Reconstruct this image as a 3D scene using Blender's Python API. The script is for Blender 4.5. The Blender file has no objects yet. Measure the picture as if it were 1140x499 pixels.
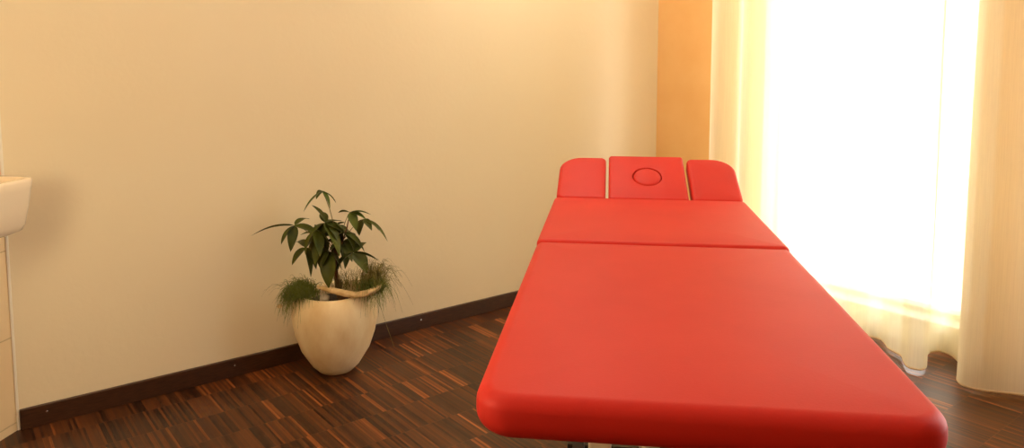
import bpy, bmesh, math, random
from mathutils import Vector, Matrix, noise
random.seed(7)
C = bpy.context.scene.collection
PI = math.pi

# ------------------------------------------------------------------ camera
F = 834.0; H = 1.28; PITCH = math.atan(78/834)
cd = bpy.data.cameras.new('camera'); cam = bpy.data.objects.new('camera', cd); C.objects.link(cam)
cam.location = (0, 0, H); cam.rotation_euler = (PI/2 - PITCH, 0, 0)
cd.sensor_fit = 'HORIZONTAL'; cd.sensor_width = 36; cd.lens = F/1140*36
cd.shift_y = -(249.5-148)/1140
cd.clip_start = 0.05
bpy.context.scene.camera = cam

def ray(u, v):
    a = (148-v)/F; b = (u-570)/F
    return Vector((b, math.cos(PITCH)+a*math.sin(PITCH), -math.sin(PITCH)+a*math.cos(PITCH)))
def at(u, v, Y):                      # a measured picture point at world depth Y
    d = ray(u, v); return Vector((0, 0, H)) + d*(Y/d.y)

# ------------------------------------------------------------------ room axes
C0 = Vector((-1.729, 2.513, 0)); C1 = Vector((0.883, 4.562, 0))
A = (C1-C0).normalized(); LA = (C1-C0).length
NA = Vector((A.y, -A.x, 0))           # into the room from the back wall
E = NA.copy(); M = -A                 # along window wall; into the room from it
W = Vector((-math.sin(math.radians(7.3)), -math.cos(math.radians(7.3)), 0))   # along left wall, towards the camera
R = Vector((-W.y, W.x, 0))            # into the room from the left wall
CEIL = 2.62

# ------------------------------------------------------------------ materials
def mat(name, base=(.8,.8,.8), rough=.5, metal=0, spec=.5):
    m = bpy.data.materials.new(name); m.use_nodes = True
    b = m.node_tree.nodes['Principled BSDF']
    b.inputs['Base Color'].default_value = (*base, 1); b.inputs['Roughness'].default_value = rough
    b.inputs['Metallic'].default_value = metal; b.inputs['Specular IOR Level'].default_value = spec
    return m
def N(m, t, **kw):
    n = m.node_tree.nodes.new(t)
    for k, v in kw.items(): setattr(n, k, v)
    return n
def L(m, a, b): m.node_tree.links.new(a, b)
def P(m): return m.node_tree.nodes['Principled BSDF']
def mottle(m, c1, c2, scale=3, detail=4, bump=0, bscale=60, stretch=(1,1,1), bdist=.002):
    tc = N(m, 'ShaderNodeTexCoord'); mp = N(m, 'ShaderNodeMapping'); mp.inputs['Scale'].default_value = stretch
    L(m, tc.outputs['Object'], mp.inputs['Vector'])
    nz = N(m, 'ShaderNodeTexNoise'); nz.inputs['Scale'].default_value = scale; nz.inputs['Detail'].default_value = detail
    L(m, mp.outputs[0], nz.inputs['Vector'])
    r = N(m, 'ShaderNodeValToRGB'); r.color_ramp.elements[0].position = .3; r.color_ramp.elements[1].position = .7
    r.color_ramp.elements[0].color = (*c1, 1); r.color_ramp.elements[1].color = (*c2, 1)
    L(m, nz.outputs['Fac'], r.inputs['Fac']); L(m, r.outputs[0], P(m).inputs['Base Color'])
    if bump:
        n2 = N(m, 'ShaderNodeTexNoise'); n2.inputs['Scale'].default_value = bscale; n2.inputs['Detail'].default_value = 5
        L(m, mp.outputs[0], n2.inputs['Vector'])
        b = N(m, 'ShaderNodeBump'); b.inputs['Strength'].default_value = bump; b.inputs['Distance'].default_value = bdist
        L(m, n2.outputs['Fac'], b.inputs['Height']); L(m, b.outputs[0], P(m).inputs['Normal'])
    return m

m_cream = mottle(mat('cream_wall_plaster', rough=.85, spec=.2), (.82,.71,.49), (.84,.735,.52), 1.3, 5, .35, 45)
m_orange = mottle(mat('orange_wall_paint', rough=.85, spec=.2), (.88,.52,.21), (.92,.58,.25), 4, 6, .35, 45)
m_terra = mottle(mat('terracotta_wall_paint', rough=.85, spec=.2), (.34,.13,.05), (.38,.15,.06), 4, 6, .35, 45)
m_ceil = mat('white_ceiling_paint', (.86,.80,.68), .9)
m_white = mat('white_window_frame', (.85,.80,.68), .4)
m_ceramic = mat('white_ceramic', (.82,.70,.52), .12)
m_chrome = mat('polished_chrome', (.8,.8,.8), .12, 1)
m_screw = mat('screw_steel', (.85,.85,.85), .25, 1)
m_steel = mat('cream_powder_coated_steel', (.74,.66,.50), .35)
m_black = mat('black_plastic', (.015,.013,.012), .4)
m_red = mottle(mat('red_leatherette', rough=.5, spec=.16), (.62,.028,.020), (.67,.036,.025), 5, 4, .25, 220, bdist=.0008)
m_skirt = mottle(mat('wenge_skirting', rough=.4), (.035,.013,.005), (.065,.024,.009), 30, 5, stretch=(1,1,8))
m_pot = mottle(mat('cream_pot', rough=.5), (.78,.59,.31), (.92,.78,.50), 14, 6, .8, 55, stretch=(1,1,.5), bdist=.003)
m_soil = mottle(mat('soil', rough=.9), (.012,.007,.004), (.04,.022,.012), 80, 4, 1, 120)
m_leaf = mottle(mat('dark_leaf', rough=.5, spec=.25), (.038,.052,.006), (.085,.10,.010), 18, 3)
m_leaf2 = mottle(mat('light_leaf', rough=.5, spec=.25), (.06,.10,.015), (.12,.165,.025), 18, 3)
m_stem = mottle(mat('green_brown_stem', rough=.6), (.12,.09,.025), (.20,.15,.05), 20, 3)
m_trunk = mottle(mat('brown_trunk', rough=.75), (.11,.045,.015), (.20,.095,.035), 40, 4, .8, 90, stretch=(1,1,.4))
m_grass = mottle(mat('green_grass_blade', rough=.5), (.08,.12,.012), (.22,.26,.035), 25, 3)
m_wiry = mottle(mat('olive_wiry_blade', rough=.6), (.14,.12,.02), (.30,.25,.07), 25, 3)
m_bark = mottle(mat('pale_driftwood', rough=.7), (.52,.33,.13), (.86,.66,.36), 22, 6, .9, 60, bdist=.004)
m_stone = mottle(mat('pale_stone', rough=.7), (.42,.36,.26), (.62,.55,.42), 30, 4)

def tile_mat():
    m = mat('beige_wall_tile', rough=.3)
    tc = N(m, 'ShaderNodeTexCoord'); sep = N(m, 'ShaderNodeSeparateXYZ'); L(m, tc.outputs['Object'], sep.inputs[0])
    cb = N(m, 'ShaderNodeCombineXYZ'); dot = N(m, 'ShaderNodeVectorMath', operation='DOT_PRODUCT')
    L(m, tc.outputs['Object'], dot.inputs[0]); dot.inputs[1].default_value = W
    L(m, dot.outputs['Value'], cb.inputs[0]); ad = N(m, 'ShaderNodeMath', operation='ADD'); L(m, sep.outputs[2], ad.inputs[0]); ad.inputs[1].default_value = -.03
    L(m, ad.outputs[0], cb.inputs[1])
    br = N(m, 'ShaderNodeTexBrick'); br.offset = 0
    for k, v in (('Color1', (.80,.62,.38,1)), ('Color2', (.78,.60,.36,1)), ('Mortar', (.60,.45,.26,1)), ('Scale', 1), ('Mortar Size', .0025), ('Brick Width', .6), ('Row Height', .305), ('Bias', 0)):
        br.inputs[k].default_value = v
    L(m, cb.outputs[0], br.inputs['Vector']); L(m, br.outputs['Color'], P(m).inputs['Base Color'])
    b = N(m, 'ShaderNodeBump'); b.invert = True; b.inputs['Distance'].default_value = .002; L(m, br.outputs['Fac'], b.inputs['Height']); L(m, b.outputs[0], P(m).inputs['Normal'])
    return m
m_tile = tile_mat()

def floor_mat():
    m = mat('dark_strip_parquet', rough=.34, spec=.3)
    tc = N(m, 'ShaderNodeTexCoord')
    def dot(vec, off, div):
        d = N(m, 'ShaderNodeVectorMath', operation='DOT_PRODUCT'); L(m, tc.outputs['Object'], d.inputs[0]); d.inputs[1].default_value = vec
        s = N(m, 'ShaderNodeMath', operation='SUBTRACT'); L(m, d.outputs['Value'], s.inputs[0]); s.inputs[1].default_value = off
        q = N(m, 'ShaderNodeMath', operation='DIVIDE'); L(m, s.outputs[0], q.inputs[0]); q.inputs[1].default_value = div
        return q.outputs[0]
    def mth(op, a, b=None):
        n = N(m, 'ShaderNodeMath', operation=op)
        for i, x in enumerate((a, b)):
            if x is None: continue
            if isinstance(x, (int, float)): n.inputs[i].default_value = x
            else: L(m, x, n.inputs[i])
        return n.outputs[0]
    u = dot(A, C0.dot(A), .0085); v = dot(NA, C0.dot(NA)+.12, .182)
    fu = mth('FLOOR', u); fv = mth('FLOOR', v)
    cb = N(m, 'ShaderNodeCombineXYZ'); L(m, fu, cb.inputs[0]); L(m, fv, cb.inputs[1])
    wn = N(m, 'ShaderNodeTexWhiteNoise', noise_dimensions='3D'); L(m, cb.outputs[0], wn.inputs['Vector'])
    # blocks of strips share a tone
    ub = mth('FLOOR', mth('ADD', mth('DIVIDE', fu, 13.0), mth('MULTIPLY', fv, .37)))
    cb2 = N(m, 'ShaderNodeCombineXYZ'); L(m, ub, cb2.inputs[0]); L(m, fv, cb2.inputs[1]); cb2.inputs[2].default_value = 5
    wb = N(m, 'ShaderNodeTexWhiteNoise', noise_dimensions='3D'); L(m, cb2.outputs[0], wb.inputs['Vector'])
    val = mth('ADD', mth('MULTIPLY', wn.outputs['Value'], .72), mth('MULTIPLY', wb.outputs['Value'], .28))
    # grain along each strip
    cb3 = N(m, 'ShaderNodeCombineXYZ'); L(m, mth('MULTIPLY', u, 2.6), cb3.inputs[0]); L(m, mth('MULTIPLY', v, .8), cb3.inputs[1]); L(m, wn.outputs['Value'], cb3.inputs[2])
    gr = N(m, 'ShaderNodeTexNoise'); gr.inputs['Scale'].default_value = 1; gr.inputs['Detail'].default_value = 3; L(m, cb3.outputs[0], gr.inputs['Vector'])
    val = mth('ADD', val, mth('MULTIPLY', mth('SUBTRACT', gr.outputs['Fac'], .5), .35))
    r = N(m, 'ShaderNodeValToRGB'); cr = r.color_ramp
    cr.elements[0].position = 0; cr.elements[0].color = (.016,.006,.003,1)
    cr.elements[1].position = 1; cr.elements[1].color = (.36,.11,.028,1)
    for p_, c_ in ((.22,(.040,.0145,.006,1)), (.50,(.080,.027,.009,1)), (.74,(.118,.038,.011,1)), (.86,(.20,.060,.015,1))):
        e_ = cr.elements.new(p_); e_.color = c_
    L(m, val, r.inputs['Fac'])
    # thin joints between the rows
    fr = mth('FRACT', v); jo = mth('LESS_THAN', fr, .014)
    mx = N(m, 'ShaderNodeMix', data_type='RGBA'); L(m, mth('MULTIPLY', jo, .55), mx.inputs[0]); L(m, r.outputs[0], mx.inputs[6]); mx.inputs[7].default_value = (.13,.055,.022,1)
    L(m, mx.outputs[2], P(m).inputs['Base Color'])
    ro = mth('ADD', mth('MULTIPLY', wn.outputs['Value'], .12), .30); L(m, ro, P(m).inputs['Roughness'])
    b = N(m, 'ShaderNodeBump'); b.inputs['Strength'].default_value = .12; b.inputs['Distance'].default_value = .001
    L(m, val, b.inputs['Height']); L(m, b.outputs[0], P(m).inputs['Normal'])
    return m
m_floor = floor_mat()

def curtain_mat(name, color, trans, see):
    m = bpy.data.materials.new(name); m.use_nodes = True; nt = m.node_tree; nt.nodes.clear()
    out = N(m, 'ShaderNodeOutputMaterial'); tr = N(m, 'ShaderNodeBsdfTransparent'); tl = N(m, 'ShaderNodeBsdfTranslucent'); df = N(m, 'ShaderNodeBsdfDiffuse')
    tc = N(m, 'ShaderNodeTexCoord'); mp = N(m, 'ShaderNodeMapping'); mp.inputs['Scale'].default_value = (300, 300, 5); L(m, tc.outputs['Object'], mp.inputs[0])
    nz = N(m, 'ShaderNodeTexNoise'); nz.inputs['Scale'].default_value = 1; nz.inputs['Detail'].default_value = 2; L(m, mp.outputs[0], nz.inputs['Vector'])
    mr = N(m, 'ShaderNodeMapRange'); mr.inputs['From Min'].default_value = .3; mr.inputs['From Max'].default_value = .7
    mr.inputs['To Min'].default_value = 1-see-.03; mr.inputs['To Max'].default_value = 1-see+.03; L(m, nz.outputs['Fac'], mr.inputs[0])
    tl.inputs[0].default_value = (*color, 1); df.inputs[0].default_value = (*color, 1)
    tr.inputs[0].default_value = (1, 1, 1, 1)
    m1 = N(m, 'ShaderNodeMixShader'); m1.inputs[0].default_value = trans; L(m, df.outputs[0], m1.inputs[1]); L(m, tl.outputs[0], m1.inputs[2])
    m2 = N(m, 'ShaderNodeMixShader'); L(m, mr.outputs[0], m2.inputs[0]); L(m, tr.outputs[0], m2.inputs[1]); L(m, m1.outputs[0], m2.inputs[2])
    L(m, m2.outputs[0], out.inputs[0]); return m
m_sheer = curtain_mat('cream_sheer_fabric', (.96,.89,.66), .27, .15)
m_hem = curtain_mat('curtain_hem', (.95,.80,.56), .4, .12)

def glass_mat():
    m = bpy.data.materials.new('window_glass'); m.use_nodes = True; m.node_tree.nodes.clear()
    out = N(m, 'ShaderNodeOutputMaterial'); tr = N(m, 'ShaderNodeBsdfTransparent'); gl = N(m, 'ShaderNodeBsdfGlossy'); gl.inputs['Roughness'].default_value = 0
    mx = N(m, 'ShaderNodeMixShader'); mx.inputs[0].default_value = .05
    L(m, tr.outputs[0], mx.inputs[1]); L(m, gl.outputs[0], mx.inputs[2]); L(m, mx.outputs[0], out.inputs[0]); return m
m_glass = glass_mat()
def emit_mat(name, c, s):
    m = bpy.data.materials.new(name); m.use_nodes = True; m.node_tree.nodes.clear()
    out = N(m, 'ShaderNodeOutputMaterial'); e = N(m, 'ShaderNodeEmission'); e.inputs[0].default_value = (*c, 1); e.inputs[1].default_value = s
    L(m, e.outputs[0], out.inputs[0]); return m

# ------------------------------------------------------------------ helpers
def obj(name, bm, m, parent=None, smooth=False, bevel=0, label=None):
    bmesh.ops.recalc_face_normals(bm, faces=bm.faces) if smooth != 'keep' else None
    me = bpy.data.meshes.new(name); bm.to_mesh(me); bm.free(); me.materials.append(m)
    o = bpy.data.objects.new(name, me); C.objects.link(o)
    if smooth:
        for p_ in me.polygons: p_.use_smooth = True
    if bevel:
        md = o.modifiers.new('bevel', 'BEVEL'); md.width = bevel; md.segments = 3; md.limit_method = 'ANGLE'; md.angle_limit = .7
    if parent: o.parent = parent
    if label: o['label'] = label
    return o
def thing(name, label, cat, loc=(0,0,0), rotz=0, group=None):
    o = bpy.data.objects.new(name, None); C.objects.link(o); o.empty_display_size = .1
    o.location = loc; o.rotation_euler = (0, 0, rotz); o['label'] = label; o['category'] = cat
    if group: o['group'] = group
    return o
def tag(o, label, cat, group=None):
    o['label'] = label; o['category'] = cat
    if group: o['group'] = group
    return o
def struct(o): o['kind'] = 'structure'; return o
def prism(bm, pts, z0, z1):           # vertical prism over a plan polygon
    lo = [bm.verts.new((p_[0], p_[1], z0)) for p_ in pts]; hi = [bm.verts.new((p_[0], p_[1], z1)) for p_ in pts]
    n = len(pts); bm.faces.new(lo[::-1]); bm.faces.new(hi)
    for i in range(n): bm.faces.new((lo[i], lo[(i+1) % n], hi[(i+1) % n], hi[i]))
def box(bm, x0, x1, y0, y1, z0, z1): prism(bm, [(x0,y0),(x1,y0),(x1,y1),(x0,y1)], z0, z1)
def slab(bm, o, d, n, s0, s1, t0, t1, z0, z1):   # box along direction d (s) and normal n (t) from o
    prism(bm, [o+d*s0+n*t0, o+d*s1+n*t0, o+d*s1+n*t1, o+d*s0+n*t1], z0, z1)
def tube(bm, pts, rads, seg=8, cap=True):
    pts = [Vector(p_) for p_ in pts]; rings = []
    for i, p_ in enumerate(pts):
        t = (pts[min(i+1, len(pts)-1)] - pts[max(i-1, 0)]).normalized()
        up = Vector((0,0,1)) if abs(t.z) < .9 else Vector((0,1,0))
        x = t.cross(up).normalized(); y = t.cross(x)
        r = rads[i] if hasattr(rads, '__len__') else rads
        rings.append([bm.verts.new(p_ + (x*math.cos(2*PI*k/seg) + y*math.sin(2*PI*k/seg))*r) for k in range(seg)])
    for a, b in zip(rings, rings[1:]):
        for k in range(seg): bm.faces.new((a[k], a[(k+1) % seg], b[(k+1) % seg], b[k]))
    if cap and seg > 2: bm.faces.new(rings[0][::-1]); bm.faces.new(rings[-1])
def loft(bm, rings, cap0=True, cap1=True):
    vs = [[bm.verts.new(p_) for p_ in r] for r in rings]; n = len(vs[0])
    for a, b in zip(vs, vs[1:]):
        for k in range(n): bm.faces.new((a[k], a[(k+1) % n], b[(k+1) % n], b[k]))
    if cap0: bm.faces.new(vs[0][::-1])
    if cap1: bm.faces.new(vs[-1])
def rrect(x0, x1, y0, y1, rad, seg=8):  # rad: one radius or four (x0y0, x1y0, x1y1, x0y1)
    if not hasattr(rad, '__len__'): rad = [rad]*4
    cs = [(x0, y0, 1, 1, PI), (x1, y0, -1, 1, 1.5*PI), (x1, y1, -1, -1, 0), (x0, y1, 1, -1, .5*PI)]
    out = []
    for (x, y, sx, sy, a0), r in zip(cs, rad):
        r = max(r, .0005); cx = x+sx*r; cy = y+sy*r
        for k in range(seg+1):
            a = a0+k/seg*PI/2; out.append((cx+r*math.cos(a), cy+r*math.sin(a)))
    return out
def cushion_bm(x0, x1, y0, y1, th, rad, rt, rb, crown=.004):
    """upholstered pad, underside at z=0, top at th; rt/rb edge radii, a slight crown."""
    if not hasattr(rad, '__len__'): rad = [rad]*4
    rings = []
    def ring(ins, z):
        rings.append([(x, y, z) for x, y in rrect(x0+ins, x1-ins, y0+ins, y1-ins, [max(r-ins, .002) for r in rad])])
    for k in range(7):
        a = k/6*PI/2; ring(rb*(1-math.sin(a)), rb*(1-math.cos(a)))
    for k in range(1, 9):
        a = k/8*PI/2; ring(rt*(1-math.cos(a)), th-crown-rt*(1-math.sin(a)))
    w = min(x1-x0, y1-y0)/2
    for f_, c_ in ((.25,.55), (.5,.85), (.9,1)):
        ring(rt+(w-rt)*f_, th-crown*(1-c_))
    bm = bmesh.new(); loft(bm, rings); return bm

# ------------------------------------------------------------------ setting
D1 = C1+E*4.6; E1 = D1-A*4.0; F1 = C0+W*3.0
poly = [C0, C1, D1, E1, F1]
cen = sum(poly, Vector())/5
big = [p_+(p_-cen).normalized()*.35 for p_ in poly]
bm = bmesh.new(); prism(bm, big, -.12, 0); struct(obj('floor', bm, m_floor))
bm = bmesh.new(); prism(bm, big, CEIL, CEIL+.12); struct(obj('ceiling', bm, m_ceil))
bm = bmesh.new(); slab(bm, C0, A, NA, -.12, LA, -.2, 0, 0, CEIL); struct(obj('wall_back', bm, m_cream))
bm = bmesh.new(); slab(bm, C0, W, R, 0, 3.0, -.2, 0, 0, CEIL); struct(obj('wall_left', bm, m_tile))
WS0, WS1, WZ0, WZ1 = .735, 1.785, .105, 2.35
XS0, XS1 = 2.30, 3.75
bm = bmesh.new()
slab(bm, C1, E, M, -.2, WS0, -.3, 0, 0, CEIL); slab(bm, C1, E, M, WS1, XS0, -.3, 0, 0, CEIL); slab(bm, C1, E, M, XS1, 4.6, -.3, 0, 0, CEIL)
for a_, b_ in ((WS0, WS1), (XS0, XS1)):
    slab(bm, C1, E, M, a_, b_, -.3, 0, 0, WZ0); slab(bm, C1, E, M, a_, b_, -.3, 0, WZ1, CEIL)
struct(obj('wall_right', bm, m_orange))
bm = bmesh.new(); slab(bm, D1, -A, -E, -.2, 4.0, -.2, 0, 0, CEIL); struct(obj('wall_front', bm, m_terra))
dEF = (F1-E1).normalized(); nEF = Vector((dEF.y, -dEF.x, 0)); nEF = nEF if nEF.dot(cen-E1) > 0 else -nEF
bm = bmesh.new(); slab(bm, E1, dEF, nEF, -.1, (F1-E1).length+.1, -.2, 0, 0, CEIL); struct(obj('wall_rear', bm, m_terra))

bb = obj('baseboard_back', (lambda b: (slab(b, C0, A, NA, .008, LA, 0, .015, 0, .074), b)[1])(bmesh.new()), m_skirt, bevel=.003); struct(bb)
for s in (.087, .745, 1.63, 2.45):
    p0 = C0+A*s+NA*.0135+Vector((0,0,.048)); b = bmesh.new()
    tube(b, [p0, p0+NA*.0012, p0+NA*.0018], [.0042, .0042, .0028], 12); obj('screw', b, m_screw, bb)
b = bmesh.new(); slab(b, C0, A, NA, -.002, .007, -.002, .006, 0, 1.50); struct(obj('trim_1', b, m_white, bevel=.002))

# window: frame, sash, glass, sill
def window(name, S0, S1):
    win = bpy.data.objects.new(name, None); C.objects.link(win); struct(win)
    b = bmesh.new()
    slab(b, C1, E, M, S0, S0+.045, -.17, -.10, WZ0, WZ1); slab(b, C1, E, M, S1-.045, S1, -.17, -.10, WZ0, WZ1)
    slab(b, C1, E, M, S0+.045, S1-.045, -.17, -.10, WZ0, WZ0+.04); slab(b, C1, E, M, S0+.045, S1-.045, -.17, -.10, WZ1-.045, WZ1)
    obj('window_frame', b, m_white, win, bevel=.004)
    b = bmesh.new(); slab(b, C1, E, M, S0+.04, S1-.04, -.142, -.136, WZ0+.035, WZ1-.04); obj('glass_pane', b, m_glass, win)
    b = bmesh.new(); slab(b, C1, E, M, S0-.01, S1+.01, -.10, .02, WZ0-.005, WZ0+.018)
    slab(b, C1, E, M, S0-.01, S1+.01, 0, .012, 0.0, WZ0-.005); obj('window_sill', b, m_white, win, bevel=.003)
    b = bmesh.new(); slab(b, C1, E, M, S0-.004, S0+.006, -.30, .002, WZ0, WZ1); slab(b, C1, E, M, S1-.006, S1+.004, -.30, .002, WZ0, WZ1)
    slab(b, C1, E, M, S0+.006, S1-.006, -.30, .002, WZ1-.006, WZ1+.004); obj('window_reveal', b, m_white, win)
window('window_1', WS0, WS1)
window('unseen_window_2', XS0, XS1)  # out of view; added so daylight reaches the back wall and pot

# ------------------------------------------------------------------ curtains
def spline(pts, per=10):
    out = []
    q = [pts[0]] + list(pts) + [pts[-1]]
    for i in range(1, len(q)-2):
        p0, p1, p2, p3 = q[i-1], q[i], q[i+1], q[i+2]
        for k in range(per):
            t = k/per
            out.append(tuple(.5*((2*b_)+(-a_+c_)*t+(2*a_-5*b_+4*c_-d_)*t*t+(-a_+3*b_-3*c_+d_)*t**3) for a_, b_, c_, d_ in zip(p0, p1, p2, p3)))
    out.append(pts[-1]); return out
def curtain(name, plan, label, z0=.014, z1=2.58, amp=.008, seed=0):
    plan = spline(plan)
    zs = [z0, z0+.012] + [z0+.012+(z1-z0-.012)*(k/26) for k in range(1, 27)]
    def grid(za, push=0):
        b = bmesh.new(); rows = []
        for z in za:
            row = []
            k = (z-z0)/(z1-z0)
            for i, (e_, m_) in enumerate(plan):
                w = noise.noise(Vector((e_*5, z*.7, seed)))*amp*(1-k*.5)
                mm = .2 + (m_-.2)*(1-.22*k) + w + push
                p_ = C1 + E*(e_+noise.noise(Vector((z*.8, e_*4, seed+9)))*amp) + M*mm
                row.append(b.verts.new((p_.x, p_.y, z)))
            rows.append(row)
        for r0, r1 in zip(rows, rows[1:]):
            for i in range(len(r0)-1): b.faces.new((r0[i], r0[i+1], r1[i+1], r1[i]))
        return b
    o = obj(name, grid(zs), m_sheer, smooth='keep'); tag(o, label, 'curtain', None)
    h = obj('hem', grid([z0-.001, z0+.007], .0015), m_hem, o, smooth='keep')
    md = h.modifiers.new('thickness', 'SOLIDIFY'); md.thickness = .003
    return o
plan1 = [(.545,.20),(.57,.235),(.61,.24),(.65,.20),(.685,.16),(.715,.165),(.745,.22),(.78,.265),(.81,.25),(.83,.19),(.85,.13),(.885,.12),(.93,.17),(.98,.24),
         (1.04,.26),(1.09,.21),(1.12,.15),(1.17,.12),(1.23,.15),(1.28,.22),(1.33,.27),(1.37,.25),(1.385,.19),(1.41,.13),(1.46,.12),(1.50,.155),(1.535,.20),(1.575,.225),(1.61,.245),(1.645,.30),(1.685,.345),(1.73,.335),(1.735,.285),(1.70,.20),(1.672,.12),(1.69,.06),(1.74,.065),(1.80,.125),(1.86,.18),(1.90,.17)]
curtain('sheer_curtain', plan1, 'long cream sheer curtain hanging across the bright window, with deep folds', seed=1)
plan2 = [(1.86,.24),(1.855,.30),(1.888,.352),(1.925,.362),(1.965,.352),(2.02,.315),(2.08,.275),(2.14,.25),(2.19,.20),(2.24,.14),(2.30,.12),(2.36,.17),(2.42,.25),(2.48,.29),(2.55,.26),(2.60,.18),(2.66,.13)]
curtain('sheer_curtain', plan2, 'cream sheer curtain at the right edge, in front of the orange wall beside the window', seed=3)
b = bmesh.new(); slab(b, C1, E, M, .40, 3.2, .18, .22, 2.585, CEIL); tag(obj('curtain_track', b, m_white, bevel=.003), 'white ceiling track carrying the cream sheer curtains', 'curtain rail')

# ------------------------------------------------------------------ massage table
TH = .806           # height of the pads' top
TY = math.radians(7.5)
tb = thing('massage_table', 'long red padded massage table in the middle of the room, raised head section', 'massage table',
           (math.cos(TY)*.137+math.sin(TY)*1.95, -math.sin(TY)*.140+math.cos(TY)*1.95, 0), -TY)
def S(s): return s-1.95              # distance from the camera side -> local y
HW = .333; PT = .072
def place(o, z, rx=0, y=0): o.location = (0, y, z); o.rotation_euler = (rx, 0, 0); return o
place(obj('leg_cushion', cushion_bm(-HW, HW, S(1.018), S(1.985), PT, (.062,.062,.018,.018), .026, .030), m_red, tb, smooth=True), TH-PT)
place(obj('back_cushion', cushion_bm(-HW, HW, S(1.989), S(2.655), PT, (.018,.018,.02,.02), .016, .02), m_red, tb, smooth=True), TH-PT)
TILT = math.radians(23); HL = .305; HT = .062
hy = S(2.668); hz = TH-PT+.012
for sx in (-1, 1):
    x0, x1 = (.153, HW-.006) if sx > 0 else (-HW+.006, -.151)
    rr = (.012,.03,.085,.02) if sx > 0 else (.03,.012,.02,.085)
    place(obj('arm_pad', cushion_bm(x0, x1, 0, HL-.01, HT, rr, .014, .016, .003), m_red, tb, smooth=True), hz, TILT, hy)
hb_ = cushion_bm(-.141, .141, 0, HL+.005, HT, .012, .012, .016, .003)
hr = place(obj('head_cushion', hb_, m_red, tb, smooth=True), hz, TILT, hy)
# round face opening cut through the head cushion, closed with its own plug
cb_ = bmesh.new(); tube(cb_, [(0, .150, -.05), (0, .150, .2)], .054, 48)
for v_ in cb_.verts: v_.co.y = .150+(v_.co.y-.150)*1.18
me_ = bpy.data.meshes.new('cut'); cb_.to_mesh(me_); cb_.free(); cut = bpy.data.objects.new('cut', me_); C.objects.link(cut)
keep = (hr.parent, hr.location.copy(), hr.rotation_euler.copy()); hr.parent = None; hr.location = (0,0,0); hr.rotation_euler = (0,0,0)
md = hr.modifiers.new('cut', 'BOOLEAN'); md.object = cut; md.solver = 'EXACT'
dg = bpy.context.evaluated_depsgraph_get(); dg.update()
nm = bpy.data.meshes.new_from_object(hr.evaluated_get(dg)); hr.modifiers.clear(); hr.data = nm; hr.data.name = 'head_cushion'
if not nm.materials: nm.materials.append(m_red)
bpy.data.objects.remove(cut)
hr.parent = keep[0]; hr.location = keep[1]; hr.rotation_euler = keep[2]
for p_ in nm.polygons: p_.use_smooth = True
md = hr.modifiers.new('edge', 'BEVEL'); md.width = .004; md.segments = 3; md.limit_method = 'ANGLE'; md.angle_limit = math.radians(55)
prof = [(.040,.004),(.048,.006),(.0505,.012),(.0510,.045),(.0505,.056),(.048,.0610),(.043,.0632),(.030,.0645),(.012,.065)]
b = bmesh.new(); loft(b, [[(r*math.cos(2*PI*k/40), .150+1.18*r*math.sin(2*PI*k/40), z) for k in range(40)] for r, z in prof])
place(obj('face_plug', b, m_red, tb, smooth=True, label='round red face hole plug'), hz, TILT, hy)
# frame under the pads
b = bmesh.new()
for x in (-.20, .17): box(b, x, x+.03, S(1.12), S(2.62), TH-PT-.037, TH-PT-.002)
for y in (1.14, 1.58, 2.02, 2.56): box(b, -.17, .17, S(y), S(y+.03), TH-PT-.035, TH-PT-.006)
obj('top_frame', b, m_black, tb, bevel=.002)
for x in (-.24, 0, .24):
    b = bmesh.new(); tube(b, [(x, hy-.05, hz-.035), (x, hy+.01, hz-.012), (x, hy+.25*math.cos(TILT), hz+.25*math.sin(TILT)-.009)], .008, 10)
    obj('head_bracket', b, m_chrome, tb, smooth=True)
for x in (-.152, .165):
    for y in (1.66, 2.30):
        b = bmesh.new(); prism(b, [(px_, py_+S(y)) for px_, py_ in rrect(x-.026, x+.026, -.02, .02, .006, 3)], .075, TH-PT-.036)
        obj('leg', b, m_steel, tb)
b = bmesh.new(); prism(b, rrect(-.045, .095, S(1.86), S(2.10), .02, 4), .08, TH-PT-.036); obj('lift_column', b, m_steel, tb)
b = bmesh.new()
for x in (-.205, .205): box(b, x-.013, x+.013, S(1.60), S(2.36), .30, .36)
tube(b, [(-.205, S(1.72), .13), (.205, S(1.72), .62)], .010, 8); tube(b, [(.205, S(2.24), .13), (-.205, S(2.24), .62)], .010, 8)
box(b, -.205, .205, S(1.70), S(1.73), .305, .355); box(b, -.205, .205, S(2.23), S(2.26), .305, .355)
obj('brace', b, m_black, tb)
b = bmesh.new()
for y in (1.66, 2.30): box(b, -.26, .28, S(y-.03), S(y+.03), .035, .08)
box(b, -.03, .03, S(1.69), S(2.27), .04, .078); obj('base_frame', b, m_black, tb, bevel=.004)
for x in (-.255, .255):
    for y in (1.66, 2.30):
        b = bmesh.new(); tube(b, [(x, S(y), 0), (x, S(y), .012), (x, S(y), .036)], [.024, .024, .012], 16); obj('foot', b, m_black, tb)
b = bmesh.new(); box(b, -.06, .06, S(1.76), S(1.85), .42, .60); obj('motor', b, m_black, tb, bevel=.008)

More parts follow.
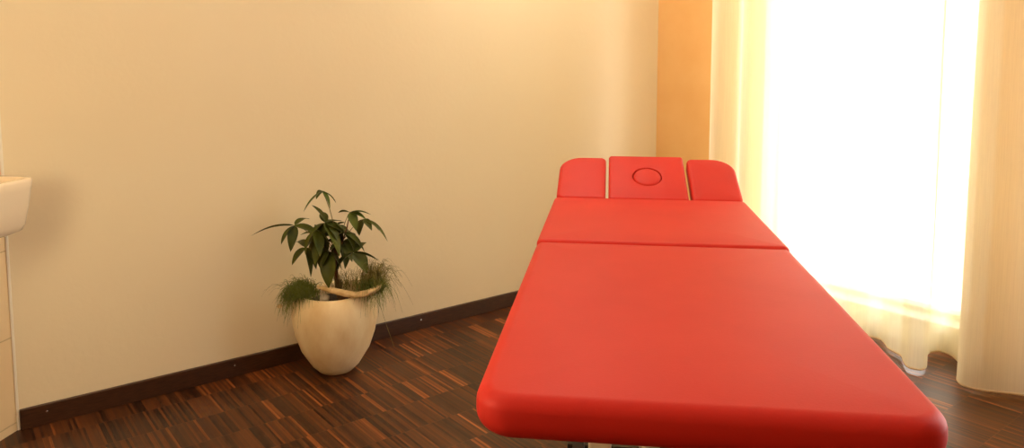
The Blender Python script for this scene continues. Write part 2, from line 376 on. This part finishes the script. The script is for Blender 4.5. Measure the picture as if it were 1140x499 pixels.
# ------------------------------------------------------------------ wash basin
def basin():
    t = thing('wash_basin', 'small white ceramic wash basin on the tiled wall at the left edge', 'sink', C0+W*.19+R*0+Vector((0,0,.76)), math.atan2(W.y, W.x))
    # local x runs along the wall towards the camera; the room is on the +y side when R = rot(W)
    sg = 1 if Vector((-W.y, W.x, 0)).dot(R) > 0 else -1
    b = bmesh.new(); rings = []
    wd, dp, hh = .46, .305, .172
    prof = [(.10, 0), (.05, .004), (.028, .014), (.020, .032), (.010, .09), (.004, .14), (0, .163), (.002, .169), (.006, .172)]
    for ins, z in prof: rings.append([(x, sg*y, z) for x, y in rrect(ins*.7, wd-ins*.7, 0, dp-ins, (.004,.004,.055,.055))])
    for ins, z in ((.018,.172), (.024,.169), (.028,.160), (.040,.09), (.075,.060), (.10,.052)):
        rings.append([(x, sg*y, z) for x, y in rrect(ins, wd-ins, ins+.05, dp-ins, .045)])
    loft(b, rings); o = obj('basin', b, m_ceramic, t, smooth=True)
    b = bmesh.new(); tube(b, [(wd/2, sg*.15, .050), (wd/2, sg*.15, .0535), (wd/2, sg*.15, .0545)], [.022, .022, .016], 20); obj('drain', b, m_chrome, t)
    return t
basin()

# ------------------------------------------------------------------ potted plant
PY = 3.035
pc = at(374, 400, PY); PX = pc.x
pl = thing('potted_plant', 'leafy little tree with grassy tufts in a cream egg-shaped pot on the floor', 'plant', (PX, PY, 0))
def loc(p_): return Vector(p_)-Vector((PX, PY, 0))
prof = [(0,0),(.058,0),(.070,.004),(.098,.032),(.140,.10),(.162,.165),(.1725,.22),(.1745,.262),(.169,.300),(.155,.333),(.146,.343),(.136,.338),(.135,.31),(.14,.26),(0,.255)]
b = bmesh.new(); rings = []
for r, z in prof:
    ring = []
    for k in range(64):
        a = 2*PI*k/64; r_ = max(r, .001)*(1+.006*math.sin(3*a+1))
        wv = (max(0, z-.2)/.143)*(.006*math.sin(a*2+.4)+.010*math.cos(a)) if z < .367 else 0
        ring.append((r_*math.cos(a), r_*math.sin(a), max(z+wv, 0)))
    rings.append(ring)
loft(b, rings); obj('pot', b, m_pot, pl, smooth=True)
b = bmesh.new(); rings = []
for r, z in ((.137,.275),(.12,.290),(.08,.298),(.03,.300)):
    rings.append([(r*math.cos(2*PI*k/40), r*math.sin(2*PI*k/40), z+.004*noise.noise(Vector((r*40*math.cos(2*PI*k/40), r*40*math.sin(2*PI*k/40), 0)))) for k in range(40)])
loft(b, rings); obj('soil', b, m_soil, pl, smooth=True)

def leaflet(b, p0, p1, w, roll=0, arch=.12, seg=9):
    p0 = Vector(p0); p1 = Vector(p1); ax = p1-p0; ln = ax.length; t = ax/ln
    toc = (Vector((0, 0, H))-p0).normalized()
    side = t.cross(toc).normalized(); nrm = side.cross(t).normalized()
    if nrm.dot(toc) < 0: nrm = -nrm
    up = (Vector((0,0,1))-t*t.z); up = up.normalized() if up.length > .2 else nrm
    rows = []
    for k in range(seg+1):
        s = k/seg
        wd = w*.5*(math.sin(PI*min(1, s**.75*1.0))**.8 if 0 < s < 1 else 0)*(1.1-.25*s)+.0004
        c = p0+ax*s+up*math.sin(PI*s)*arch*ln+nrm*math.sin(PI*s)*arch*.5*ln
        sd = side*math.cos(roll+.25*(s-.5))+nrm*math.sin(roll+.25*(s-.5)); nn = nrm*math.cos(roll)-side*math.sin(roll)
        rows.append([b.verts.new(c-sd*wd+nn*wd*.28), b.verts.new(c-sd*wd*.5+nn*wd*.08), b.verts.new(c-nn*wd*.05), b.verts.new(c+sd*wd*.5+nn*wd*.08), b.verts.new(c+sd*wd+nn*wd*.28)])
    for r0, r1 in zip(rows, rows[1:]):
        for i in range(4): b.faces.new((r0[i], r0[i+1], r1[i+1], r1[i]))
def q(u, v, dy=0): return loc(at(u, v, PY+dy))
PXM = 3.035/F
# hubs of the palmate leaves: (hub, depth, attachment on trunk, [tip u, v, depth, width px], shade)
fronds = [
 ((358.5,212.5), -.02, (374,262), [((338,236),-.06,6.5),((367.5,232.5),-.03,8),((374,226),.02,3.5),((352,222),.05,4)], 1),
 ((328,251), -.05, (367,284), [((279,263),-.10,5.5),((313,272.5),-.09,11.5),((323.5,280.5),-.10,8),((358,264),-.07,8.5),((345,244),.03,6)], 0),
 ((362,248), -.02, (372,285), [((347,228.5),-.02,9),((378,286),-.12,14),((384,291),-.06,11),((388,262),0,9),((346,266),-.07,9),((351,297),-.10,13),((358,236),.05,7),((381,246),.04,6)], 0),
 ((389.5,236.5), -.01, (377,272), [((376.5,237),.02,6),((413,239),-.02,6.5),((396.5,257),-.05,7.5),((408,245),-.04,6)], 1),
 ((405,244), .02, (378,275), [((400,262.5),0,9.5),((414,257),-.02,5.5),((431.5,269),-.03,4),((422,257),.03,5)], 0),
 ((394,281), -.03, (376,300), [((421,290),-.03,8),((373.5,303),-.08,11),((408.5,305),-.07,11),((408,270),.03,7),((383,268),.02,9)], 0),
 ((341,276), -.04, (370,296), [((325,295.5),-.06,9.5),((346,309),-.09,6),((352,300),-.10,9),((330,270),.05,7),((360,262),-.02,12)], 0),
 ((366,280), -.06, (372,300), [((366,321),-.11,13.5),((357,300),-.09,12),((380,300),-.08,11),((350,280),-.08,12),((378,274),-.08,11)], 0),
 ((356,262), .03, (373,290), [((338,272),.02,10),((345,290),.0,11),((362,288),-.02,11),((350,250),.05,8),((371,262),.05,9),((334,262),.03,7)], 0),
 ((372,252), .04, (373,280), [((360,270),.05,11),((376,276),.02,11),((390,268),.03,10),((384,248),.06,8),((362,244),.06,8)], 0),
 ((380,272), .03, (374,294), [((392,292),.02,10),((372,292),.0,11),((400,272),.04,8),((384,300),.03,10),((364,268),.05,8)], 0),
 ((352,256), -.09, (372,282), [((340,284),-.12,10),((356,286),-.14,10),((366,272),-.11,9)], 0),
 ((383,258), .0, (374,285), [((394,280),-.03,10),((406,281),-.01,8),((371,270),-.05,11),((366,246),.03,8),((396,262),.05,8)], 0),
]
for hub, hd, st, tips, sh in fronds:
    b = bmesh.new(); h_ = q(*hub, hd)
    for tip, td, w in tips:
        leaflet(b, h_, q(*tip, td), w*1.38*PXM, random.uniform(-.45, .45), random.uniform(.03, .09))
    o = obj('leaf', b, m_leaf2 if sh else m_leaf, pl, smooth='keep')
    b = bmesh.new(); s0 = q(*st, 0); mid = (s0+h_)/2+Vector((0, .01, .018))
    tube(b, [s0, (s0*2+mid)/3+Vector((0,0,.006)), mid, (mid+h_)/2+Vector((0,0,.005)), h_], [.0022,.0018,.0015,.0014,.0013], 6); obj('stalk', b, m_stem, o, smooth=True)
b = bmesh.new()
tube(b, [q(383,338,.0), q(377,325), q(375,312), q(373,298), q(374,280), q(372,262), q(368,250)], [.018,.013,.011,.010,.008,.005,.003], 10)
tube(b, [q(374,290), q(379,275), q(386,255), q(389,240)], [.006,.004,.003,.002], 8)
obj('trunk', b, m_trunk, pl, smooth=True)

def blade(b, p0, az, reach, rise, drop, r0=.0011):
    pts = []; d = Vector((math.cos(az), math.sin(az), 0)); side = Vector((-d.y, d.x, 0)); cv = random.uniform(-.25, .25)
    for k in range(8):
        s = k/7; z = rise*math.sin(min(1, s*1.25)*PI*.6) - drop*s**2.2
        pts.append(p0+d*reach*s**.9+side*cv*reach*s*s+Vector((0,0,z))+Vector((random.uniform(-1,1), random.uniform(-1,1), random.uniform(-1,1)))*.0016)
    # keep clear of the wall behind
    lim = C0.dot(NA)+.006
    for p_ in pts:
        dd = (p_+Vector((PX, PY, 0))).dot(NA)-lim
        if dd < 0: p_ -= NA*dd
    tube(b, pts, [r0*(1-.75*k/7) for k in range(8)], 3, False)
def tuft(root, spread, n, azs, reach, rise, drop, m, label, r0=.0011):
    b = bmesh.new()
    for i in range(n):
        p0 = root+Vector((random.gauss(0, spread), random.gauss(0, spread*.8), random.uniform(-.004, .012)))
        k = random.random()
        blade(b, p0, random.uniform(*azs), random.uniform(*reach)*(.4+.6*k), random.uniform(*rise), random.uniform(*drop)*k, r0)
    o = obj('grass_tuft', b, m, pl, smooth=True, label=label); o['kind'] = 'stuff'; return o
tuft(q(339,330,-.085), .022, 560, (PI*.60, PI*1.85), (.02,.10), (.025,.075), (.02,.15), m_grass, 'dense green grassy tuft on the left of the pot', .0014)
tuft(q(326,334,-.05), .014, 300, (PI*.6, PI*1.6), (.02,.075), (.02,.05), (.03,.13), m_grass, 'green grass hanging over the left rim')
tuft(q(336,330,-.05), .02, 46, (PI*.75, PI*1.4), (.06,.15), (.03,.09), (.02,.12), m_wiry, 'thin dry blades', .0008)
tuft(q(413,325,-.06), .020, 520, (-PI*.68, PI*.25), (.02,.085), (.03,.07), (.03,.15), m_grass, 'green grassy tuft on the right of the pot', .0013)
tuft(q(412,322,-.03), .024, 330, (-PI*.75, PI*.45), (.05,.16), (.05,.13), (.03,.20), m_wiry, 'wiry olive blades arching out on the right', .0010)
tuft(q(385,322,.0), .03, 110, (-PI, PI), (.02,.08), (.03,.08), (.0,.05), m_wiry, 'thin blades around the trunk', .0009)
b = bmesh.new(); tube(b, [q(405,327,-.06), q(414,324,-.09), q(424,343,-.11), q(432,367,-.12), q(439,387,-.12)], [.0012,.0012,.0011,.001,.0006], 4); obj('grass_blade', b, m_wiry, pl, smooth=True)

# pale driftwood lying over the rim, pale stones beside it
def lump(name, c, sx, sy, sz, m, label, cat, seed, rz=0, group=None):
    b = bmesh.new(); bmesh.ops.create_icosphere(b, subdivisions=3, radius=1)
    for v in b.verts:
        k = 1+.22*noise.noise(v.co*1.4+Vector((seed, 0, 0)))
        v.co = Vector((v.co.x*sx*k, v.co.y*sy*k, v.co.z*sz*k))
    o = obj(name, b, m, smooth=True); o.location = c; o.rotation_euler = (0, 0, rz); return tag(o, label, cat, group)
b = bmesh.new(); rings = []
ctr = [((353,319),-.098,.005),((360,321),-.10,.012),((371,324),-.108,.016),((384,327),-.114,.015),((396,328.5),-.112,.015),((407,327),-.105,.020),((417,323),-.095,.021),((424,319),-.085,.011)]
for i, ((u, v), dy, r) in enumerate(ctr):
    c = at(u, v, PY+dy); ring = []
    for k in range(20):
        a = 2*PI*k/20; rr = r*(1+.45*noise.noise(Vector((i*.8, math.cos(a)*1.5, math.sin(a)*1.5+4))))
        ring.append(c+Vector((.12*rr*math.sin(a), rr*1.1*math.cos(a), rr*.72*math.sin(a))))
    rings.append(ring)
loft(b, rings); tag(obj('driftwood', b, m_bark, smooth=True), 'pale curved piece of driftwood lying across the rim of the cream plant pot', 'wood')
lump('stone', at(361,332,PY-.092), .020, .018, .016, m_stone, 'pale rounded stone on the soil in front of the tree trunk in the pot', 'stone', 1)
lump('wood_curl', at(311.5,341,PY-.055), .011, .007, .008, m_bark, 'pale beige curl at the outer left edge of the grassy tuft in the pot', 'wood', 5, .4)
lump('wood_curl', at(320,329,PY-.02), .010, .008, .007, m_bark, 'pale beige curl at the top left of the grassy tuft in the pot', 'wood', 8, 1)
lump('wood_curl', at(418,312,PY-.03), .016, .010, .013, m_bark, 'pale beige curl standing in the right tuft above the driftwood', 'wood', 12, 1)

# ------------------------------------------------------------------ unseen ceiling lamps and floor lamp, added for fill
def lamp(x, y, label, s, col=(1,.80,.53)):
    t = thing('unseen_ceiling_light', label, 'lamp', (x, y, CEIL-.07))
    b = bmesh.new(); tube(b, [(0,0,.02), (0,0,.07)], .22, 40); obj('housing', b, m_white, t)
    b = bmesh.new(); tube(b, [(0,0,0), (0,0,.006), (0,0,.02)], [.17, .20, .21], 40); obj('diffuser', b, emit_mat('fill_lamp_diffuser', col, s), t)
    return t
lamp(0.30, 3.42, 'unseen round white ceiling lamp, added light above the head end of the red table', 20, (1,.88,.70))  # out of view, added to brighten the back wall towards the corner
lamp(-.85, 1.6, 'unseen round white ceiling lamp, added fill light near the wash basin', 13)  # second lamp out of view, added to fill the left side

fl = C0+W*1.47+R*.78  # unseen lamp added as front-left fill for the pot and lower wall
t = thing('fill_floor_lamp', 'unseen floor lamp with a glowing drum shade, added fill light near the tiled wall', 'lamp', (fl.x, fl.y, 0))
b = bmesh.new(); tube(b, [(0,0,0), (0,0,.018), (0,0,.024)], [.13,.13,.11], 32); obj('base', b, m_chrome, t)
b = bmesh.new(); tube(b, [(0,0,.02), (0,0,1.36)], .009, 12); obj('pole', b, m_chrome, t)
b = bmesh.new(); loft(b, [[(r_*math.cos(2*PI*k/40), r_*math.sin(2*PI*k/40), z) for k in range(40)] for r_, z in ((.15,1.02),(.15,1.34),(.147,1.34),(.147,1.02))], False, False)
obj('lamp_shade', b, emit_mat('fill_lamp_glow', (1,.80,.50), 13), t, smooth=True)

# ------------------------------------------------------------------ daylight
wd = bpy.data.worlds.new('world'); bpy.context.scene.world = wd; wd.use_nodes = True
bg = wd.node_tree.nodes['Background']; bg.inputs[0].default_value = (1, .97, .92, 1); bg.inputs[1].default_value = 4.6
def portal(S0, S1):
    pd = bpy.data.lights.new('window_portal', 'AREA'); pd.shape = 'RECTANGLE'; pd.size = S1-S0; pd.size_y = WZ1-WZ0
    pd.cycles.is_portal = True
    po = bpy.data.objects.new('window_portal', pd); C.objects.link(po)
    po.location = C1+E*(S0+S1)/2-M*.31+Vector((0,0,(WZ0+WZ1)/2))
    zax = -M; xax = E; yax = zax.cross(xax)
    po.rotation_euler = Matrix((xax, yax, zax)).transposed().to_euler()
portal(WS0, WS1); portal(XS0, XS1)

vs = bpy.context.scene.view_settings
bpy.context.scene.display_settings.display_device = 'sRGB'
vs.view_transform = 'Standard'; vs.look = 'None'; vs.gamma = 1; vs.use_curve_mapping = False; vs.exposure = .80
